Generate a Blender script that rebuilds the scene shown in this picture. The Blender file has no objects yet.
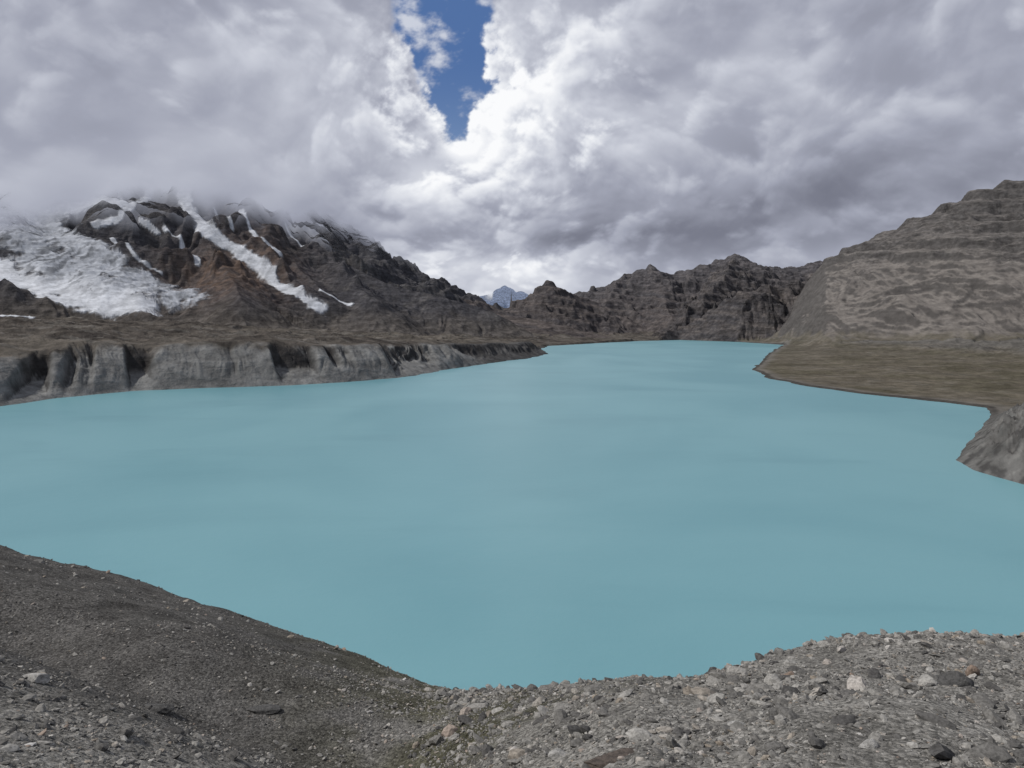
import bpy, math, numpy as np
from mathutils import Vector
sc = bpy.context.scene
EYE = 80.0      # eye height above the lake (m)
F = 759.0

# ------------------------------------------------------------------ noise
rng = np.random.RandomState(7)
perm = rng.permutation(256)
ang = rng.rand(256)*2*np.pi
GX, GY = np.cos(ang), np.sin(ang)
def pn(x, y, seed=0):
    xi = np.floor(x).astype(np.int64); yi = np.floor(y).astype(np.int64)
    xf = x-xi; yf = y-yi
    u = xf*xf*xf*(xf*(xf*6-15)+10); v = yf*yf*yf*(yf*(yf*6-15)+10)
    a = perm[(xi+seed*31) & 255]; b = perm[(xi+1+seed*31) & 255]
    h00 = perm[(a+yi) & 255]; h01 = perm[(a+yi+1) & 255]
    h10 = perm[(b+yi) & 255]; h11 = perm[(b+yi+1) & 255]
    n00 = GX[h00]*xf+GY[h00]*yf
    n10 = GX[h10]*(xf-1)+GY[h10]*yf
    n01 = GX[h01]*xf+GY[h01]*(yf-1)
    n11 = GX[h11]*(xf-1)+GY[h11]*(yf-1)
    return 1.5*((n00*(1-u)+n10*u)*(1-v)+(n01*(1-u)+n11*u)*v)
def fbm(x, y, o, seed=0, g=.5):
    s = 0; a = 1; t = 0
    for i in range(o):
        s = s+a*pn(x, y, seed+i); t += a; a *= g; x, y = x*1.62-y*1.22+3.1, x*1.22+y*1.62+7.7
    return s/t
def rid(x, y, o, seed=0, g=.5):
    s = 0; a = 1; t = 0
    for i in range(o):
        s = s+a*(1-2*np.abs(pn(x, y, seed+i))); t += a; a *= g; x = x*2.07+1.3; y = y*2.07+5.1
    return s/t
def ss(x, a=0., b=1.):
    t = np.clip((x-a)/(b-a), 0, 1); return t*t*(3-2*t)

# ------------------------------------------------------------------ lake outline (metres)
LAKE = np.array([(-488,723),(-476,799),(-443,880),(-378,920),(-269,964),(-160,1084),(-118,1239),(-43,1481),
 (40,1687),(90,1897),(83,2249),(120,2530),(335,2891),(539,3196),(747,3373),(912,3036),(949,2640),(751,2169),
 (562,1687),(400,1265),(362,1065),(373,920),(398,821),(433,750),(445,706),(390,620),(312,515),(257,440),
 (250,410),(252,368),(300,320),(290,220),(200,120),(120,92),(0,92),(-150,100),(-250,140),(-420,250),(-560,450),(-560,640)], float)
def lake_d(x, y):
    best = np.full(x.shape, 1e18); ins = np.zeros(x.shape, bool)
    n = len(LAKE)
    for i in range(n):
        ax, ay = LAKE[i]; bx, by = LAKE[(i+1) % n]
        dx, dy = bx-ax, by-ay
        t = np.clip(((x-ax)*dx+(y-ay)*dy)/(dx*dx+dy*dy), 0, 1)
        best = np.minimum(best, (x-ax-t*dx)**2+(y-ay-t*dy)**2)
        if ay != by:
            c = ((ay > y) != (by > y)) & (x < (bx-ax)*(y-ay)/(by-ay)+ax)
            ins ^= c
    d = np.sqrt(best)
    return np.where(ins, -d, d)

# ------------------------------------------------------------------ ridges, crests projected from image pixels (column, row, assumed range)
def from_px(l):
    return [((p-512)/F*Y, Y, EYE+(322-q)/F*Y) for p, q, Y in l]
RID = [
 # kind, crest, slope, gully amp, gully wavelength, ragged
 ('massif', from_px([(-260,120,3900),(0,125,3900),(90,115,3900),(135,120,3900),(190,168,3700),(222,194,3560),(245,208,3500),(270,220,3400),(300,241,3300),(325,254,3220),(350,267,3150),(385,284,3050),(440,298,3000),(480,308,3000)]), .56, .85, 260, 6),
 ('massif', from_px([(190,168,3700),(186,200,3350),(200,232,3000),(214,254,2750),(232,280,2450),(240,298,2200)]), .68, .75, 170, 5),
 ('massif', from_px([(110,120,3900),(96,205,3350),(100,232,3050),(140,262,2800),(165,292,2500)]), .68, .75, 170, 5),
 ('massif', from_px([(262,216,3420),(285,252,3050),(320,290,2650)]), .68, .7, 150, 4),
 ('massif', from_px([(325,254,3220),(345,278,2900),(375,300,2600)]), .62, .7, 150, 4),
 ('scree', from_px([(1350,120,3000),(1150,150,3000),(1085,162,3000),(1024,178,3000),(980,190,3000),(940,208,3000),(900,236,3000),(865,258,2950),(840,280,2850),(815,308,2750),(795,332,2600)]), .52, .42, 260, 9),
 ('crag', from_px([(870,262,3500),(850,268,3500),(820,275,3450),(790,283,3400),(760,288,3330),(740,292,3290),(715,299,3250),(700,308,3200),(688,324,3150),(676,339,3120)]), .95, 1.6, 150, 16),
 ('hill', from_px([(560,296,4700),(600,290,4650),(625,276,4600),(650,267,4600),(668,275,4600),(690,270,4600),(715,262,4600),(735,256,4600),(760,265,4600),(790,268,4600),(830,261,4600),(860,258,4600),(920,262,4600)]), .6, 1.2, 210, 15),
 ('hill', from_px([(650,267,4600),(664,298,4100),(672,322,3650)]), .7, 1.0, 170, 9),
 ('hill', from_px([(625,276,4600),(602,308,4000),(592,334,3500)]), .62, 1.0, 170, 9),
 ('crag', from_px([(735,256,4600),(722,280,4000),(700,300,3600)]), .9, 1.2, 150, 14),
 ('hill', from_px([(515,310,3900),(530,302,3900),(541,291,3850),(549,281,3800),(557,290,3800),(572,295,3850),(600,303,3900),(625,318,3800)]), .66, .9, 130, 6),
 ('hill', from_px([(380,289,3700),(415,295,3650),(445,294,3600),(465,303,3500),(500,312,3400),(545,322,3200),(600,336,3100)]), .3, .7, 160, 3),
 ('peak', from_px([(440,315,12000),(474,306,12000),(488,296,12000),(496,293,12000),(504,286,12000),(512,293,12000),(522,292,12000),(532,301,12000),(560,318,12000)]), .55, .6, 500, 30),
]
KINDS = ['left', 'right', 'massif', 'scree', 'crag', 'hill', 'peak']

def ridge(x, y, R, seed):
    kind, P, slope, ga, wl, rag = R
    best = np.full(x.shape, -1e9); S = np.zeros(x.shape); D = np.zeros(x.shape); Z = np.zeros(x.shape)
    s0 = 0
    for i in range(len(P)-1):
        ax, ay, az = P[i]; bx, by, bz = P[i+1]
        dx, dy = bx-ax, by-ay; L = math.hypot(dx, dy)
        t = np.clip(((x-ax)*dx+(y-ay)*dy)/(L*L), 0, 1)
        d = np.hypot(x-ax-t*dx, y-ay-t*dy); zl = az+(bz-az)*t
        v = zl-slope*d; m = v > best
        best = np.where(m, v, best); S = np.where(m, s0+t*L, S); D = np.where(m, d, D); Z = np.where(m, zl, Z)
        s0 += L
    w = fbm(x/(wl*1.5), y/(wl*1.5), 3, seed+40)
    if kind == 'scree':
        n = rid(x/wl+w*.8+y/900, y/(wl*4.5)+w*.5, 5, seed, .5)
    else:
        n = rid(S/wl+w*1.1, D/(wl*4.)+w*.7, 4, seed, .5)
    n2 = rid(x/(wl*1.2), y/(wl*1.4), 5, seed+9, .42)
    Dm = 1.4*wl*(1-np.exp(-D/(1.4*wl)))
    h = Z-slope*(D-ga*Dm*(.62*(n-.35)+(.35 if kind == 'scree' else .55)*(n2-.35)))
    if kind == 'scree':       # the slope breaks off steeply above the crag bay
        h = h-.9*np.maximum(.412*y-x, 0)
        # bedded outcrops on the upper slope
        st = 60.; ph = (h+.10*x+45*w)/st; fr = ph-np.floor(ph)
        h = h+(ss(fr, .3, .75)-fr)*st*.6*ss(h+90*w, 250, 380)*ss(rid(x/330, y/330, 3, seed+13), .1, .5)
    if kind in ('crag', 'hill'):   # bedded rock: benches and risers dipping gently
        st = 46.; ph = (h+.16*x+25*w)/st; fr = ph-np.floor(ph)
        h = h+(ss(fr, .35, .8)-fr)*st*.85*ss(h, 60, 140)*(1. if kind == 'crag' else .65)
    return h+rag*rid(x/(wl*.5), y/(wl*.5), 4, seed+3, .42)-rag*.4

HC = ([0,600,1100,1500,1900,2100,2600,9000], [40,47,48,36,27,10,6,6])
AX = ([0,700,1300,1900,2600,3200,3400,15000], [0,0,120,350,500,740,800,1500])
def alcoves(x, y):
    a = fbm((x+.5*y)/80, (y-.5*x)/700, 3, 19)
    return np.maximum(ss(a, -.03, .2), ss(y, 1350, 1500)*(1-ss(y, 2000, 2200)))
def Hfar(x, y):
    d = lake_d(x, y)
    z = np.full(x.shape, -12.); kid = np.zeros(x.shape, int); base = np.zeros(x.shape)
    g = d > -30
    z[g], kid[g], d[g], base[g] = Hland(x[g], y[g], d[g])
    return z, kid, d, base
def Hland(x, y, d):
    sc_ = np.clip(y/900, .25, 1.5)
    d = d+8*sc_*fbm(x/70, y/70, 4, 11)
    ax = np.interp(y, *AX)
    wr = 1/(1+np.exp(-np.clip((x-ax)/45, -30, 30)))
    hc = np.interp(y, *HC)*(1+.3*fbm(x/150, y/150, 3, 18))
    # moraine bluff: scree cones below, scalloped headwalls above
    alc = alcoves(x, y)
    rib = rid((x+.45*y)/34+fbm(x/60, y/60, 2, 22)*.8, y/300, 4, 23, .6)
    dd = d-(ss(d, 3, 25)*12*(.4-rib)+alc*ss(d, 25, 60)*12)*np.clip(hc/45, 0, 1)
    und = fbm(x/230, y/170, 5, 25)*17+rid(x/75, y/55, 5, 26, .6)*10
    p = np.clip(dd/(1.6*hc), 0, 1)
    prof = (1-alc)*(1-(1-p)**1.5)+alc*(.6*p+.4*ss(p, .55, .9))
    zl = hc*prof+.05*np.maximum(d-70, 0)
    zl = np.where(zl > 130, 130+.2*(zl-130), zl)+und*ss(d, 45, 200)
    zr = 1.0+.012*np.maximum(d, 0)+ss(d, 10, 250)*(2+fbm(x/120, y/120, 5, 27)*7)+ss(d, 8, 60)*rid(x/40, y/40, 4, 28, .6)*1.8
    ws = 1-ss(y, 560, 680)
    spur = np.minimum(.72*np.maximum(d, 0), 52+.1*d)+ss(d, 3, 25)*(rid((x-.6*y)/30, (y+.6*x)/70, 6, 29, .62)*13-5+fbm(x/7, y/7, 4, 30, .6)*4)
    zr = zr*(1-ws)+spur*ws
    zr = zr+ss(x, 900, 1100)*ss(y, 1150, 1400)*(1-ss(y, 1900, 2200))*np.clip(8+24*fbm(x/90, y/80, 5, 33), 0, 40)
    base = zl*(1-wr)+zr*wr
    far = ss(y, 4700, 5600)
    base = base*(1-far)+40*far
    kid = np.where(wr > .5, 1, 0)
    z = base.copy()
    xw = x+18*fbm(x/300, y/300, 3, 51); yw = y+18*fbm(x/300, y/300, 3, 57)
    for i, R in enumerate(RID):
        P = np.array(R[1]); ext = P[:, 2].max()/R[2]*1.25+200
        g = (x > P[:, 0].min()-ext) & (x < P[:, 0].max()+ext) & (y > P[:, 1].min()-ext) & (y < P[:, 1].max()+ext)
        if not g.any(): continue
        h = ridge(xw[g], yw[g], R, 60+i*5); zg = z[g]
        kid[g] = np.where(h > zg, KINDS.index(R[0]), kid[g])
        k = 26. if R[0] == 'scree' else 11.
        z[g] = np.maximum(h, zg)+k*np.log1p(np.exp(-np.clip(np.abs(h-zg), 0, 300)/k))
    rough = np.where(kid == 3, 4.0, np.where(kid == 2, 7., 8.))*np.clip((z-base)/250, 0, 1)+.8
    z = z+rough*rid(x/75, y/75, 5, 91, .55)
    z = np.minimum(z, np.where(d > 0, d*1.15+.3*(d > 20), d*.35))
    return z, kid, d, base

US = (np.array([-60,0,100,200,300,380,425,480,540,600,640,690,740,800,850,930,1024,1150])-512)/F
TS = (np.array([528,548,575,607,642,671,686,693,694,685,679,682,671,655,645,637,640,647])-322)/F
YC = np.array([42,40,37,33,29,25,22,18,14,12.5,12,12,12.5,13.5,14.5,15.5,16,16])
def Hnear(x, y):
    Y = np.maximum(y, .5); u = np.clip(x/Y, US[0]-.15, US[-1]+.15)
    T = np.interp(u, US, TS); yc = np.interp(u, US, YC)
    w = .035*yc
    T = T-.5*w*.69/yc
    z = -(1.7+(T*yc-1.7)*(Y/yc))
    z = z-.5*w*np.logaddexp(0, (Y-yc)/w)
    k = ss(Y, 2, 6)
    inn = 1-ss(Y/yc, .75, 1.0)*.75
    z = z+k*inn*(.25*fbm(x/4, y/4, 4, 5)+.03*Y*fbm(x/9+3, y/9, 2, 6))
    z = z+k*(.045*fbm(x/.7, y/.7, 4, 8)+ss(Y, 14, 30)*.16*fbm(x/2.2, y/2.2, 4, 13))
    cy = 9.5+.45*(-x)
    z = z-1.0*np.exp(-((y-cy)/2.2)**2)*ss(-u, .0, .2)*(1-ss(Y/yc, .6, .9))
    return EYE+z
def H(x, y):
    x = np.asarray(x, float); y = np.asarray(y, float)
    z = np.full(x.shape, -40.); kid = np.full(x.shape, -1); d = np.full(x.shape, -50.); base = np.zeros(x.shape)
    f = y > 60
    if f.any():
        a, b, c, e = Hfar(x[f], y[f]); z[f] = a; kid[f] = b; d[f] = c; base[f] = e
    g = y < 260
    if g.any():
        hn = np.maximum(Hnear(x[g], y[g]), -30)
        m = hn > z[g]
        z[g] = np.where(m, hn, z[g]); kid[g] = np.where(m, -1, kid[g])
    return z, kid, d, base

# ------------------------------------------------------------------ terrain sheet
CY = -8.0
rr = np.concatenate([np.geomspace(3, 60, 340, endpoint=False), np.geomspace(60, 340, 60, endpoint=False), np.linspace(340, 650, 180, endpoint=False),
                     np.linspace(650, 2000, 330, endpoint=False), np.linspace(2000, 5000, 540, endpoint=False),
                     np.geomspace(5000, 15000, 60)])
na = 1200
aa = np.radians(np.concatenate([np.linspace(-46, -36, 60, endpoint=False), np.linspace(-36, 36, 1080), np.linspace(36, 46, 61)[1:]]))
Rg, Ag = np.meshgrid(rr, aa, indexing='ij')
X = Rg*np.sin(Ag); Yg = CY+Rg*np.cos(Ag)
Z, K, D, B = H(X.ravel(), Yg.ravel())
Z = Z.reshape(X.shape); K = K.reshape(X.shape); D = D.reshape(X.shape); B = B.reshape(X.shape)
n1 = fbm(X/130, Yg/130, 5, 101); n2 = fbm(X/420, Yg/420, 4, 105); n3 = fbm(X/30, Yg/30, 4, 109)
streak = fbm(X/28+n1*2, Yg/330, 5, 111, .6)

# snow and ice fields
def hit(p, q):
    ys = np.arange(1500, 5200, 12.); z = H((p-512)/F*ys, ys)[0]
    w = np.nonzero(z > EYE+(322-q)/F*ys)[0]
    i = w[0] if len(w) else -1
    return ((p-512)/F*ys[i], ys[i])
SN = [([(186,196),(206,226),(235,249),(262,270),(298,294),(316,304)], 30, .75),
      ([(240,210),(262,238),(278,252)], 11, .9), ([(164,232),(182,248),(198,262)], 10, .9), ([(322,290),(336,299),(350,306)], 12, .9),
      ([(-60,180),(0,200),(35,222),(72,244),(120,270),(176,297)], 80, .35),
      ([(-60,215),(0,232),(45,256),(100,284)], 85, .25), ([(-60,262),(0,273),(40,285),(90,298),(135,302)], 66, 1),
      ([(120,200),(70,212),(20,215)], 40, .7), ([(150,195),(120,218),(95,228)], 16, .8), ([(0,316),(32,319)], 8, 1),
      ([(112,240),(135,256),(160,275)], 9, .8), ([(140,222),(160,236)], 8, .8), ([(286,228),(304,246)], 6, .8), ([(215,212),(232,232)], 9, .8), ([(128,160),(142,182)], 20, .9)]
snow = np.zeros(X.shape); pure = np.zeros(X.shape)
reg = ((K == 2) | (K == 0)) & (Yg > 1700) & (X < -300)
xs, ys_ = X[reg], Yg[reg]
wob = fbm(xs/110, ys_/110, 5, 131, .55); wob2 = fbm(xs/25, ys_/25, 4, 137, .6)
sm = np.zeros(xs.shape); pu = np.zeros(xs.shape); pw = np.zeros(xs.shape)
for pl, w, pr in SN:
    P = [hit(*p) for p in pl]
    for i in range(len(P)-1):
        (ax, ay), (bx, by) = P[i], P[i+1]
        dx, dy = bx-ax, by-ay; LL = dx*dx+dy*dy+1e-6
        t = np.clip(((xs-ax)*dx+(ys_-ay)*dy)/LL, 0, 1)
        d = np.hypot(xs-ax-t*dx, ys_-ay-t*dy)
        m_ = 1-ss(d/w+wob*1.2+wob2*.5, .7, 1.15)
        wg = np.exp(-(d/w)**2)+1e-9
        pu += pr*wg; pw += wg; sm = np.maximum(sm, m_)
hi = ss(Z[reg]+wob*220+wob2*100, 590, 660)*ss(-xs/ys_, .46, .54)
sm = np.maximum(sm, hi*.9)
snow[reg] = sm; pure[reg] = pu/np.maximum(pw, 1e-6)
# ice fills and smooths the relief beneath it
r0 = np.searchsorted(rr, 1600); c1 = na//2
sub = Z[r0:, :c1].copy(); s_ = ss(snow[r0:, :c1], 0, .5)
wgt = s_.copy()
for _ in range(20):
    for ax_, st in ((0, 1), (1, 1), (0, 3), (1, 3)):
        wgt = .5*wgt+.25*(np.roll(wgt, st, ax_)+np.roll(wgt, -st, ax_)) if _ < 3 else wgt
        sub = .5*sub+.25*(np.roll(sub, st, ax_)+np.roll(sub, -st, ax_))
wgt = np.clip(wgt*1.2, 0, 1)*.9
crev = rid(X[r0:, :c1]/60, Yg[r0:, :c1]/38, 4, 143, .6)*9*(1-ss(pure[r0:, :c1], .5, .9))
Z[r0:, :c1] = Z[r0:, :c1]*(1-wgt)+(sub+crev)*wgt

gr = np.gradient(Z, axis=0)/np.gradient(rr)[:, None]
ga = np.gradient(Z, axis=1)/(np.gradient(aa)[None, :]*Rg)
steep = np.hypot(gr, ga)

def C(*c): return np.array(c, float)
col = np.zeros(X.shape+(3,))
def mixc(mask, c):
    global col
    col = col*(1-mask[..., None])+C(*c)*mask[..., None]
one = np.ones(X.shape)
bed = fbm((Z+.16*X)/26, n2*3+X/900, 4, 115, .6)
mixc(one, (.108, .096, .085))
L = (K == 0)*1.
mixc(L*ss(n1, -.15, .3)*.75, (.072, .063, .056))
mixc(L*ss(n2, .0, .4)*.6, (.145, .130, .111))
mixc(L*ss(n3+n1, .05, .4)*.6, (.046, .042, .040))
mixc(L*ss(fbm(X/90, Yg/25, 4, 117), .1, .3)*.5, (.165, .156, .143))
bl = L*(1-ss(D+n3*30, 50, 80))*(1-ss(Yg, 1900, 2200))
mixc(bl, (.190, .190, .187))
mixc(bl*ss(streak, .0, .35)*.55, (.120, .119, .118))
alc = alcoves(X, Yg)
mixc(L*ss(steep, .7, 1.0)*alc*.85, (.038, .036, .037))  # shadow in the steep alcoves painted dark into the albedo
mixc(bl*ss(Yg, 1400, 1520)*.8, (.055, .053, .054))
def plain(mask):
    mixc(mask, (.122, .108, .086))
    mixc(mask*ss(n1+n3*.7, -.15, .3)*.7, (.084, .077, .055))
    mixc(mask*ss(n3-n1*.5, .05, .35)*.5, (.155, .142, .122))
Rr = (K == 1)*1.
plain(Rr)
mixc(Rr*(1-ss(D, 5, 28)), (.15, .14, .126))
mixc(Rr*(1-ss(D, 4, 9))*.8, (.05, .047, .044))
sp = Rr*(1-ss(Yg, 600, 680))
f8 = fbm(X/8, Yg/8, 4, 119, .65)
mixc(sp, (.130, .127, .122)); mixc(sp*ss(n3*.5+f8, 0, .3)*.7, (.052, .050, .050)); mixc(sp*ss(-f8, .12, .35)*.5, (.22, .215, .205))
mixc(Rr*ss(X, 900, 1050)*ss(Z, 12, 24)*.7, (.12, .115, .11))
M_ = (K == 2)*1.
mixc(M_, (.064, .061, .065))
mixc(M_*ss(n1, 0, .4)*.6, (.102, .095, .091))
mixc(M_*ss(streak, .0, .4)*.65, (.028, .027, .031))
mixc(M_*ss(bed, .05, .35)*.55, (.034, .033, .037))
mixc(M_*ss(-streak, .1, .45)*(1-ss(steep, .5, .9))*.5, (.13, .12, .115))
brown = M_*np.exp(-(((X+960)/190)**2+((Yg-2620)/380)**2))
mixc(np.clip(brown*1.2, 0, 1)*(.5+.5*ss(n3, -.2, .3)), (.125, .088, .068))
mixc(M_*(1-ss(Z-B+n1*60, 20, 110))*.8, (.100, .088, .077))
S_ = (K == 3)*1.
mixc(S_, (.180, .163, .148))
rock = ss(Z+n2*200+n1*90, 240, 400)
mixc(S_*rock*.8, (.118, .109, .103))
mixc(S_*rock*ss(bed, .0, .25)*.65, (.066, .061, .059))
mixc(S_*ss(streak, .02, .35)*.55, (.118, .106, .097))
mixc(S_*ss(-streak, .05, .4)*.4, (.22, .202, .183))
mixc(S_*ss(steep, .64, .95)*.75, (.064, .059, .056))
plain(S_*(1-ss(Z-B+n1*40+streak*25, 20, 48)))
Cc = (K == 4)*1.
mixc(Cc, (.076, .067, .064)); mixc(Cc*ss(streak, 0, .4)*.5, (.040, .036, .036)); mixc(Cc*ss(bed, 0, .25)*.7, (.030, .028, .030))
mixc(Cc*ss(-bed, .08, .3)*.6, (.138, .118, .106))
Hh = (K == 5)*1.
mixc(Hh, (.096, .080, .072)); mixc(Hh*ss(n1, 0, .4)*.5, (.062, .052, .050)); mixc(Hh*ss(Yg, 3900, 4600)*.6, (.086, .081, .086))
mixc(Hh*ss(bed, 0, .3)*.65, (.042, .038, .040))
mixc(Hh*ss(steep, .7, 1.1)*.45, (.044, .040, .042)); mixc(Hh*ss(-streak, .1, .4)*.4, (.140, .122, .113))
mixc((K == 6)*1., (.20, .27, .40)); mixc((K == 6)*ss(n2+n1*.6+ss(Z, 150, 420)*.7, .1, .35), (.60, .68, .82))  # blue haze of distance put into the peak's rock and snow colours
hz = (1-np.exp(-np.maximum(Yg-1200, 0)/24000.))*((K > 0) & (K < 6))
mixc(hz, (.22, .235, .27))  # aerial haze painted into the albedo, stronger with distance
# foreground
Nn = (K == -1)*1.
nn = fbm(X/1.7, Yg/1.7, 4, 121)
mixc(Nn, (.235, .227, .210))
lh = Nn*ss(-X/np.maximum(Yg, 1), .05, .3)*ss(Yg, 6, 9)
mixc(lh*.92, (.108, .104, .099))
mixc(lh*ss(nn, .0, .4)*.5, (.07, .067, .064))
u_ = X/np.maximum(Yg, 1)
gp = Nn*np.exp(-((u_+.05)/.2)**2)*ss(Yg, 7.5, 11)*ss(nn+.3, 0, .3)
mixc(np.clip(gp, 0, 1)*.95, (.078, .076, .050))
dirt = rid(X/45+n1*2, Yg/170+n1, 5, 141, .6)
pb = pure[..., None]
scol = C(.66, .68, .72)*pb+C(.30, .32, .36)*(1-pb)
scol = scol*(1-(ss(.45-dirt, -.25, .3)*.66*(1.2-pure))[..., None])
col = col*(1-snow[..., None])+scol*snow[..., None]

# how deep each point is inside the cloud bank that sits on the massif
cb = Z+fbm(X/420, Yg/700, 4, 151, .5)*190-10*ss(X/Yg, -.46, -.40)
fade = ss(cb, 400, 570)**.85*((X < -300) & (Yg > 1800))
relief = np.ones(X.shape); relief[K == 3] = (.15+.6*rock)[K == 3]; relief[K == 1] = .4; relief[(K == 1) & (Yg < 650)] = .3; relief[K == 0] = .6
relief[K == 2] = .75; relief[K == 5] = .8
relief = relief*(1-.85*snow)

nr = len(rr)
co = np.stack([X, Yg, Z], -1).reshape(-1, 3).astype(np.float32)
idx = np.arange(nr*na).reshape(nr, na)
q = np.stack([idx[:-1, :-1], idx[:-1, 1:], idx[1:, 1:], idx[1:, :-1]], -1).reshape(-1, 4)[:, ::-1]
ff = fade.ravel()
q = q[~(ff[q].min(1) > .995)]
def mk_mesh(name, co, faces, smooth):
    me = bpy.data.meshes.new(name); nf, k = faces.shape
    me.vertices.add(len(co)); me.vertices.foreach_set('co', co.astype(np.float32).ravel())
    me.loops.add(nf*k); me.loops.foreach_set('vertex_index', faces.astype(np.int32).ravel())
    me.polygons.add(nf); me.polygons.foreach_set('loop_start', np.arange(0, nf*k, k, dtype=np.int32))
    me.update(calc_edges=True)
    me.polygons.foreach_set('use_smooth', np.full(nf, smooth))
    ob = bpy.data.objects.new(name, me); sc.collection.objects.link(ob)
    return ob
def attr(ob, name, rgb):
    at = ob.data.color_attributes.new(name, 'FLOAT_COLOR', 'POINT')
    a = np.ones((len(ob.data.vertices), 4), np.float32); a[:, :3] = rgb; at.data.foreach_set('color', a.ravel())
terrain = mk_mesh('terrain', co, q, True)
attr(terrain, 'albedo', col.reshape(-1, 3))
attr(terrain, 'aux', np.stack([fade.ravel(), relief.ravel(), snow.ravel()], -1))
fk = K.ravel()[q[:, 0]]
mi = np.zeros(len(q), np.int32); mi[ff[q].max(1) > .001] = 1; mi[fk == -1] = 2
terrain.data.polygons.foreach_set('material_index', mi)

# ------------------------------------------------------------------ node helpers
class NT:
    def __init__(s, nt): s.nt = nt; nt.nodes.clear()
    def n(s, t, **k):
        o = s.nt.nodes.new(t)
        for a, b in k.items(): setattr(o, a, b)
        return o
    def l(s, a, b): s.nt.links.new(a, b)
    def set(s, i, v):
        if isinstance(v, bpy.types.NodeSocket): s.l(v, i)
        elif v is not None: i.default_value = v
    def m(s, op, a, b=None, c=None, clamp=False):
        o = s.n('ShaderNodeMath', operation=op, use_clamp=clamp)
        s.set(o.inputs[0], a); s.set(o.inputs[1], b); s.set(o.inputs[2], c)
        return o.outputs[0]
    def vm(s, op, a, b=None):
        o = s.n('ShaderNodeVectorMath', operation=op); s.set(o.inputs[0], a); s.set(o.inputs[1], b); return o.outputs[0]
    def mr(s, v, a, b, c=0., d=1., smooth=True):
        o = s.n('ShaderNodeMapRange'); o.interpolation_type = 'SMOOTHSTEP' if smooth else 'LINEAR'
        s.set(o.inputs[0], v)
        for i, w in zip((1, 2, 3, 4), (a, b, c, d)): s.set(o.inputs[i], w)
        return o.outputs[0]
    def noise(s, v, scale, det=6, rough=.55, dist=0., col=False):
        o = s.n('ShaderNodeTexNoise'); s.set(o.inputs['Vector'], v)
        o.inputs['Scale'].default_value = scale; o.inputs['Detail'].default_value = det
        o.inputs['Roughness'].default_value = rough; o.inputs['Distortion'].default_value = dist
        return o.outputs['Color' if col else 'Fac']
    def mixc(s, f, a, b, bt='MIX'):
        o = s.n('ShaderNodeMix', data_type='RGBA', blend_type=bt)
        s.set(o.inputs[0], f); s.set(o.inputs[6], a); s.set(o.inputs[7], b); return o.outputs[2]
    def ramp(s, f, st, interp='LINEAR'):
        o = s.n('ShaderNodeValToRGB'); s.l(f, o.inputs[0]); r = o.color_ramp; r.interpolation = interp
        while len(r.elements) < len(st): r.elements.new(.5)
        for e, (p, c) in zip(r.elements, st): e.position = p; e.color = tuple(c)+(1,)
        return o.outputs[0]
def mat(name):
    m = bpy.data.materials.new(name); m.use_nodes = True; return m, NT(m.node_tree)

def rock_mat(name, kind):
    m, t = mat(name)
    pos = t.n('ShaderNodeNewGeometry').outputs['Position']
    att = t.n('ShaderNodeAttribute', attribute_name='albedo').outputs['Color']
    out = t.n('ShaderNodeOutputMaterial'); b = t.n('ShaderNodeBsdfDiffuse')
    if kind == 'near':
        a = t.noise(pos, 1.3, 4, .65); c = t.noise(pos, 14, 5, .75)
        v = t.n('ShaderNodeTexVoronoi'); t.l(pos, v.inputs['Vector']); v.inputs['Scale'].default_value = 26
        sep = t.n('ShaderNodeSeparateColor'); t.l(v.outputs['Color'], sep.inputs[0])
        f = t.m('MULTIPLY', t.mr(a, .3, .7, .75, 1.25), t.mr(c, .3, .7, .55, 1.45))
        f = t.m('MULTIPLY', f, t.mr(sep.outputs[0], 0., 1., .6, 1.4, False))
        h = t.m('ADD', t.m('MULTIPLY', t.m('SUBTRACT', 1., v.outputs['Distance']), .018), t.m('MULTIPLY', c, .05))
    else:
        aux = t.n('ShaderNodeSeparateColor'); t.l(t.n('ShaderNodeAttribute', attribute_name='aux').outputs['Color'], aux.inputs[0])
        c = t.noise(pos, .05, 7, .68)
        s_ = t.noise(t.vm('MULTIPLY', pos, (.012, .012, .075)), 1., 6, .62, .5)
        f = t.m('MULTIPLY', t.mr(c, .32, .68, .62, 1.38), t.mr(s_, .3, .7, .72, 1.28))
        f = t.m('ADD', 1., t.m('MULTIPLY', t.m('SUBTRACT', f, 1.), t.m('ADD', .35, t.m('MULTIPLY', aux.outputs[1], .65))))
        h = t.m('MULTIPLY', t.m('ADD', t.m('MULTIPLY', c, 13.), t.m('MULTIPLY', s_, 9.)), aux.outputs[1])
    colr = t.vm('SCALE', att); t.l(f, colr.node.inputs['Scale']); t.l(colr, b.inputs['Color'])
    bp = t.n('ShaderNodeBump'); bp.inputs['Strength'].default_value = 1 if kind == 'near' else .85
    bp.inputs['Distance'].default_value = 1.
    t.l(h, bp.inputs['Height']); t.l(bp.outputs[0], b.inputs['Normal'])
    if kind == 'cloudy':   # upper slopes are lost inside the cloud bank
        tr = t.n('ShaderNodeBsdfTransparent'); mx = t.n('ShaderNodeMixShader')
        t.l(aux.outputs[0], mx.inputs[0]); t.l(b.outputs[0], mx.inputs[1]); t.l(tr.outputs[0], mx.inputs[2])
        t.l(mx.outputs[0], out.inputs[0])
    else: t.l(b.outputs[0], out.inputs[0])
    return m
for k in (('mountain_rock', 'far'), ('cloud_covered_rock', 'cloudy'), ('scree_ground', 'near')):
    terrain.data.materials.append(rock_mat(*k))

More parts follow.
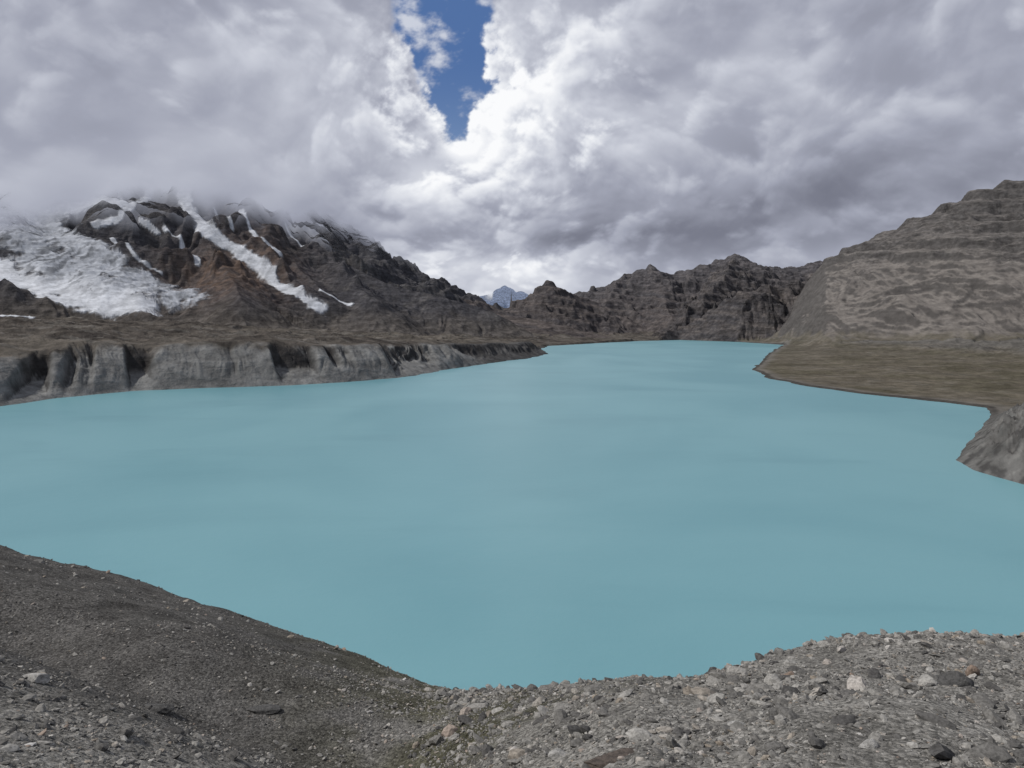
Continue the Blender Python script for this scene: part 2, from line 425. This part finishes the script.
# ------------------------------------------------------------------ water
wv = np.array([(-900, 40, 0), (1500, 40, 0), (1500, 3600, 0), (-900, 3600, 0)], float)
water = mk_mesh('lake_water', wv, np.array([[0, 1, 2, 3]]), False)
m, t = mat('glacial_water')
pos = t.n('ShaderNodeNewGeometry').outputs['Position']
out = t.n('ShaderNodeOutputMaterial'); b = t.n('ShaderNodeBsdfPrincipled')
big = t.noise(t.vm('MULTIPLY', pos, (1., .7, 1.)), .0042, 4, .5, .6)
pat = t.noise(t.vm('MULTIPLY', pos, (.4, 1., 1.)), .013, 4, .55, .5)
c = t.mixc(t.mr(big, .35, .65), (.170, .358, .402, 1), (.132, .306, .352, 1))
c = t.mixc(t.mr(pat, .50, .74, 0., .4), c, (.106, .258, .304, 1))
t.l(c, b.inputs['Base Color'])
b.inputs['Roughness'].default_value = .36; b.inputs['IOR'].default_value = 1.33
b.inputs['Specular IOR Level'].default_value = .42
rp = t.m('ADD', t.m('MULTIPLY', t.noise(pos, .9, 4, .6), .08), t.m('MULTIPLY', t.noise(pos, .12, 3, .6), .22))
bp = t.n('ShaderNodeBump'); bp.inputs['Strength'].default_value = .45; bp.inputs['Distance'].default_value = 1.
t.l(rp, bp.inputs['Height']); t.l(bp.outputs[0], b.inputs['Normal']); t.l(b.outputs[0], out.inputs[0])
water.data.materials.append(m)

# ------------------------------------------------------------------ stones
def ico(sub):
    import bmesh
    bm = bmesh.new(); bmesh.ops.create_icosphere(bm, subdivisions=sub, radius=1.0)
    v = np.array([x.co[:] for x in bm.verts]); f = np.array([[a.index for a in g.verts] for g in bm.faces]); bm.free()
    return v, f
def rots(n, tilt, r):
    a = r.rand(n)*2*np.pi; b_ = r.randn(n)*tilt; c_ = r.randn(n)*tilt
    def Rz(t): z = np.zeros_like(t); o = z+1; return np.stack([np.cos(t), -np.sin(t), z, np.sin(t), np.cos(t), z, z, z, o], -1).reshape(-1, 3, 3)
    def Rx(t): z = np.zeros_like(t); o = z+1; return np.stack([o, z, z, z, np.cos(t), -np.sin(t), z, np.sin(t), np.cos(t)], -1).reshape(-1, 3, 3)
    def Ry(t): z = np.zeros_like(t); o = z+1; return np.stack([np.cos(t), z, np.sin(t), z, o, z, -np.sin(t), z, np.cos(t)], -1).reshape(-1, 3, 3)
    return Rx(b_)@Ry(c_)@Rz(a)
def stones(px, py, rad, sub, jit, r):
    v, f = ico(sub); n = len(px)
    V = v[None]*(1+jit*(r.rand(n, len(v), 1)-.5))+jit*.35*(r.rand(n, len(v), 3)-.5)
    scl = np.stack([r.uniform(.8, 1.5, n), r.uniform(.55, 1., n), r.uniform(.2, .6, n)], -1)
    V = V*scl[:, None]*rad[:, None, None]
    V = np.einsum('nij,nvj->nvi', rots(n, .35, r), V)
    z = H(px, py)[0]+rad*scl[:, 2]*.25
    V = V+np.stack([px, py, z], -1)[:, None]
    Fc = f[None]+(np.arange(n)*len(v))[:, None, None]
    return V.reshape(-1, 3), Fc.reshape(-1, 3)
r = np.random.RandomState(3)
def scatter(n, y0, y1, u0, u1, rmin, rmax, al, frac=1.03):
    yy = np.sqrt(r.uniform(y0**2, y1**2, n)); uu = r.uniform(u0, u1, n)
    ok = yy < np.interp(uu, US, YC)*frac
    yy, uu = yy[ok], uu[ok]; xx = yy*uu
    cl = fbm(xx/1.3, yy/1.3, 3, 77)
    thin = 1-.78*ss(-uu, .1, .3)*ss(yy, 6, 9)        # fewer loose stones on the far shoulder
    ok = r.rand(len(xx)) < np.clip(.6+1.3*cl, .12, 1)*thin; xx, yy = xx[ok], yy[ok]
    q_ = r.rand(len(xx)); rad = rmin*(1-q_*(1-(rmin/rmax)**al))**(-1/al)
    return xx, yy, rad
parts = []
a = scatter(120000, 4.2, 17, -.78, .78, .010, .06, 2.4); parts.append(stones(*a, 1, .55, r))
a = scatter(45000, 10, 44, -.8, .05, .018, .07, 2.8); parts.append(stones(*a, 1, .55, r))
a = scatter(2600, 4.5, 17, -.1, .78, .04, .15, 2.2); parts.append(stones(*a, 2, .38, r))
a = scatter(700, 4.5, 12, -.78, -.1, .04, .10, 2.2); parts.append(stones(*a, 2, .35, r))
a = scatter(500, 14, 42, -.8, .0, .06, .18, 2.4); parts.append(stones(*a, 2, .35, r))
off = 0; VV = []; FF = []
for v, f in parts: VV.append(v); FF.append(f+off); off += len(v)
gravel = mk_mesh('gravel', np.concatenate(VV), np.concatenate(FF), False)
m, t = mat('stone'); geo = t.n('ShaderNodeNewGeometry'); pos = geo.outputs['Position']
out = t.n('ShaderNodeOutputMaterial'); b = t.n('ShaderNodeBsdfDiffuse')
c = t.ramp(geo.outputs['Random Per Island'], [(0, (.075, .073, .072)), (.3, (.150, .145, .137)), (.6, (.230, .222, .207)), (.85, (.33, .32, .30)),
     (.93, (.25, .215, .175)), (.965, (.42, .405, .38)), (.985, (.26, .20, .16)), (1, (.52, .51, .49))])
nf = t.mr(t.noise(pos, 30, 4, .7), .3, .7, .65, 1.35)
cs = t.vm('SCALE', c); t.l(nf, cs.node.inputs['Scale']); t.l(cs, b.inputs['Color'])
t.l(b.outputs[0], out.inputs[0])
gravel.data.materials.append(m)

def near_hit(p, q_):
    ys = np.arange(3, 60, .05); z = H((p-512)/F*ys, ys)[0]
    w = np.nonzero(z > EYE+(322-q_)/F*ys)[0]; i = w[0] if len(w) else 60
    return (p-512)/F*ys[i], ys[i]
def rock_mt(name, c1):
    m, t = mat(name); pos = t.n('ShaderNodeNewGeometry').outputs['Position']
    out = t.n('ShaderNodeOutputMaterial'); b = t.n('ShaderNodeBsdfPrincipled'); b.inputs['Roughness'].default_value = .9
    n_ = t.noise(pos, 18, 8, .7)
    t.l(t.mixc(t.mr(n_, .35, .65), tuple(x*.55 for x in c1)+(1,), tuple(x*1.35 for x in c1)+(1,)), b.inputs['Base Color'])
    bp = t.n('ShaderNodeBump'); bp.inputs['Distance'].default_value = .03; t.l(n_, bp.inputs['Height']); t.l(bp.outputs[0], b.inputs['Normal'])
    t.l(b.outputs[0], out.inputs[0]); return m
mg = rock_mt('dark_rock', (.085, .083, .08)); mo = rock_mt('rusty_rock', (.24, .18, .14)); mb = rock_mt('brown_rock', (.10, .08, .066)); ml = rock_mt('pale_rock', (.36, .35, .33))
for p, q_, w, sx, sy, sz, mm in [(953, 684, 17, 1, .7, .5, mg), (972, 676, 8, .8, .6, .9, mo), (612, 762, 24, 1.3, .5, .2, mb), (560, 757, 10, 1, .8, .4, ml),
      (868, 748, 9, 1, .7, .5, ml), (790, 676, 6, 1, .8, .5, mo), (34, 681, 12, 1.2, .6, .4, ml), (155, 709, 13, 1.3, .6, .3, mg), (265, 712, 12, 1.3, .7, .3, mg), (735, 729, 9, 1.2, .8, .35, ml)]:
    x0, y0 = near_hit(p, q_); v, f = ico(3); v0 = v.copy()
    s = w/F*y0
    for _ in range(11):       # angular block: sphere cut by random planes
        nrm = r.randn(3); nrm /= np.linalg.norm(nrm); cut = r.uniform(.55, .85)
        dd_ = v@nrm; v = v-np.maximum(dd_-cut, 0)[:, None]*nrm
    nn_ = fbm(v0[:, 0]*1.8+p, v0[:, 1]*1.8+v0[:, 2]*1.6, 4, 7)
    v = v*(1+.14*nn_[:, None])*np.array([sx, sy, sz])*s*1.25
    a_ = r.rand()*.8-.4; ca, sa = math.cos(a_), math.sin(a_)
    v = v@np.array([[ca, -sa, 0], [sa, ca, 0], [0, 0, 1]])
    ob = mk_mesh('rock', v, f, False); ob.location = (x0, y0, float(H(np.array([x0]), np.array([y0]))[0][0])+sz*s*.2)
    ob.data.materials.append(mm)

# ------------------------------------------------------------------ cloudy sky dome
azs = np.concatenate([np.linspace(-75, -37, 60, endpoint=False), np.linspace(-37, 37, 1180), np.linspace(37, 75, 61)[1:]])
els = np.concatenate([np.linspace(-3, 0, 6, endpoint=False), np.linspace(0, 24.5, 440), np.linspace(24.5, 48, 61)[1:]])
E, A = np.meshgrid(els, azs, indexing='ij')
def blob(l, s=0.):
    o = np.full(A.shape, s)
    for a, e, sa, se, k in l: o = o+k*np.exp(-((A-a)/sa)**2-((E-e)/se)**2)
    return o
Ec = np.maximum(E, -2)
x0 = A/10; y0 = .085*Ec+.8*np.log(1+Ec/5)
wx = fbm(x0*.8, y0*.8, 2, 161, .5); wy = fbm(x0*.8+9, y0*.8, 2, 167, .5)
def bil(x, y, o, seed, g=.5):
    s = 0; a = 1; t = 0
    for i in range(o):
        s = s+a*np.abs(pn(x, y, seed+i))*2.; t += a; a *= g; x, y = x*1.62-y*1.22+3.1, x*1.22+y*1.62+7.7
    return s/t
NI, NJ = A.shape; II = np.arange(NI); JJ = np.arange(NJ)
def shift(a, up, left): return a[np.minimum(II+up, NI-1)][:, np.maximum(JJ-left, 0)]
def blur(a, rad):
    for ax_ in (0, 1):
        for _ in range(3):
            n_ = 2*rad+1
            pad = [(0, 0), (0, 0)]; pad[ax_] = (rad+1, rad)
            c_ = np.cumsum(np.pad(a, pad, mode='edge'), axis=ax_)
            a = (np.take(c_, np.arange(n_, c_.shape[ax_]), ax_)-np.take(c_, np.arange(0, c_.shape[ax_]-n_), ax_))/n_
    return a
gn = fbm(x0*2.8, y0*2.8, 7, 201, .6)
gap = blob([(-6.8, 23.5, 4.3, 3.4, 1.1), (-2.4, 21, 3.0, 2.6, .6), (-4.6, 18.2, 3.4, 2.6, .95), (-4.2, 14.8, 1.6, 2., .8), (-2.4, 3.2, 3.2, 1., .35)])+gn*1.1*blob([(-4.5, 18.5, 6, 6, 1.)])
crisp = np.clip(blob([(-1, 15.5, 10, 8, .8), (-3, 4, 9, 2.5, .35)], .22), 0, 1)
br = blob([(-6.3, 10.6, 2.4, 1.8, .30), (-9.5, 13, 3., 2.5, .10), (0., 15.5, 4.5, 5., .17), (4., 21, 6., 5., .12), (-17, 17, 9., 5., .10), (-1.5, 3.8, 8., 1.5, .26),
          (9., 13.5, 5., 3.5, .10), (19, 18, 5, 3, .06), (21., 8.8, 14., 3.0, -.17), (8., 6.6, 9., 1.4, -.15), (27, 4.8, 8, 1.2, .06), (29., 16., 7., 6., -.02), (-24., 9, 10., 3.0, .0),
          (-11., 6.5, 5., 3., -.09), (-30, 24, 10, 6, -.05), (-20, 12, 6, 2, .05), (16, 23, 9, 3, -.03)], .475)
V = np.zeros(A.shape); T = np.ones(A.shape)      # front to back accumulation
def layer(seed, scale, cover, span, soft, g=.5, lowonly=False):
    global V, T
    xx = x0*scale+seed*1.37+.22*wx*scale; yy = y0*scale*1.0+seed*.71+.18*wy*scale
    f = .62*fbm(xx, yy, 8, seed, g)*1.5+.5*(bil(xx*1.3, yy*1.3, 6, seed+20, g)-.36)
    rho = np.clip(.5+(f+cover-gap*1.0)*2.0, 0, 1.6)
    if lowonly: rho = rho*ss(9-E, 0, 4)
    tau = np.zeros(A.shape); ws_ = 0
    for st, wgt_ in ((2, .5), (4, .8), (7, 1), (11, 1), (17, 1), (25, 1.), (36, 1.), (52, .9), (75, .8)):
        tau += wgt_*shift(rho, int(st*1.0), int(st*.45)); ws_ += wgt_
    tau /= ws_
    lit = np.exp(-2.0*np.maximum(tau-.12, 0))
    ridge_ = np.clip((rho-shift(rho, 5, 2))*1.2+(rho-shift(rho, 14, 6))*.6, -.5, .6)
    v = br-.17+span*(.3+.7*crisp)*lit*1.1+.16*ridge_*(.35+.65*crisp)+.05*f
    al = ss(rho, 0, soft)
    V = V+T*al*v; T = T*(1-al)
layer(301, 2.4, -.40, .42, .8, .5, True)
layer(341, 1.6, -.26, .54, .8, .5)
layer(381, 1.0, -.04, .62, .7, .5)
layer(421, .65, .28, .64, .7, .5)
layer(461, .5, .8, .5, .5)
v = V/np.maximum(1-T, 1e-3)
soft = blur(v, 6); softer = blur(v, 18)
k_ = ss(crisp, .22, .75)
mist = np.clip(blob([(-28, 9, 12, 5, 1.), (-20, 10, 8, 3, .6)]), 0, 1)
v2 = soft*.5+v*.5
v2 = v2*(1-mist*.8)+(softer*.5+.5*(.46+.06*fbm(x0*1.5, y0*1.5, 4, 221)))*mist*.8
v = np.clip(v2*(1-k_)+v*k_, .05, 1.)
# thin torn veils drifting across the opening
veil = ss(fbm(x0*2.2+4, y0*3.2, 7, 231, .58)+.08*blob([(-7.5, 20, 3, 4, 1.), (-2, 22, 3, 2, 1.)]), .04, .44)*.75
v = v*(1-T)+(.62+.2*veil)*T
T = T*(1-veil)
cp = np.array([0, .2, .4, .6, .8, 1.])
cloud = np.stack([np.interp(v, cp, c) for c in ([.115, .195, .352, .565, .79, .96], [.125, .205, .370, .588, .81, .968], [.165, .26, .450, .665, .86, .985])], -1)
te = ss(E, 3, 20)[..., None]
blue = C(.30, .42, .60)*(1-te)+C(.085, .165, .37)*te
dc = cloud*(1-T[..., None])+blue*T[..., None]
Rr_ = 22000.
ar, er = np.radians(A), np.radians(E)
dv = np.stack([Rr_*np.sin(ar)*np.cos(er), Rr_*np.cos(ar)*np.cos(er), Rr_*np.sin(er)], -1).reshape(-1, 3)
idx = np.arange(A.size).reshape(A.shape)
qd = np.stack([idx[:-1, :-1], idx[:-1, 1:], idx[1:, 1:], idx[1:, :-1]], -1).reshape(-1, 4)
sky_ob = mk_mesh('sky', dv, qd, True); attr(sky_ob, 'radiance', dc.reshape(-1, 3))
m, t = mat('cloudy_sky'); out = t.n('ShaderNodeOutputMaterial'); em = t.n('ShaderNodeEmission')
t.l(t.n('ShaderNodeAttribute', attribute_name='radiance').outputs['Color'], em.inputs[0]); t.l(em.outputs[0], out.inputs[0])
m.cycles.emission_sampling = 'NONE'
sky_ob.data.materials.append(m)

# ------------------------------------------------------------------ light
sd = Vector((-.66, -.06, .75)).normalized()
sun = bpy.data.lights.new('sun', 'SUN'); sun.energy = 2.9; sun.angle = math.radians(2.5); sun.color = (1, .96, .9)
so = bpy.data.objects.new('sun', sun); sc.collection.objects.link(so)
so.rotation_euler = (-sd).to_track_quat('-Z', 'Y').to_euler()
w = bpy.data.worlds.new('World'); sc.world = w; w.use_nodes = True
t = NT(w.node_tree)
out = t.n('ShaderNodeOutputWorld')
sky = t.n('ShaderNodeTexSky'); sky.sky_type = 'NISHITA'; sky.sun_disc = False
sky.sun_elevation = math.asin(sd.z); sky.sun_rotation = math.atan2(sd.x, sd.y); sky.altitude = 4900
b1 = t.n('ShaderNodeBackground'); t.l(sky.outputs[0], b1.inputs[0]); b1.inputs[1].default_value = .1
b2 = t.n('ShaderNodeBackground')      # broken cloud cover over the rest of the sky
sp = t.n('ShaderNodeSeparateXYZ'); t.l(t.n('ShaderNodeTexCoord').outputs['Generated'], sp.inputs[0])
t.l(t.mixc(t.mr(sp.outputs[2], -.05, .0), (.09, .086, .082, 1), (.38, .39, .43, 1)), b2.inputs[0]); b2.inputs[1].default_value = 1.
mx = t.n('ShaderNodeMixShader'); mx.inputs[0].default_value = .72; t.l(b1.outputs[0], mx.inputs[1]); t.l(b2.outputs[0], mx.inputs[2])
t.l(mx.outputs[0], out.inputs[0])

# ------------------------------------------------------------------ camera
cam = bpy.data.cameras.new('camera'); co_ = bpy.data.objects.new('camera', cam); sc.collection.objects.link(co_)
cam.sensor_width = 36; cam.lens = F/1024*36; cam.shift_y = -62/1024
cam.clip_start = .1; cam.clip_end = 40000
co_.location = (0, 0, EYE); co_.rotation_euler = (math.radians(90), 0, 0)
sc.camera = co_
sc.view_settings.view_transform = 'Standard'; sc.view_settings.look = 'None'; sc.view_settings.exposure = 0; sc.view_settings.gamma = 1
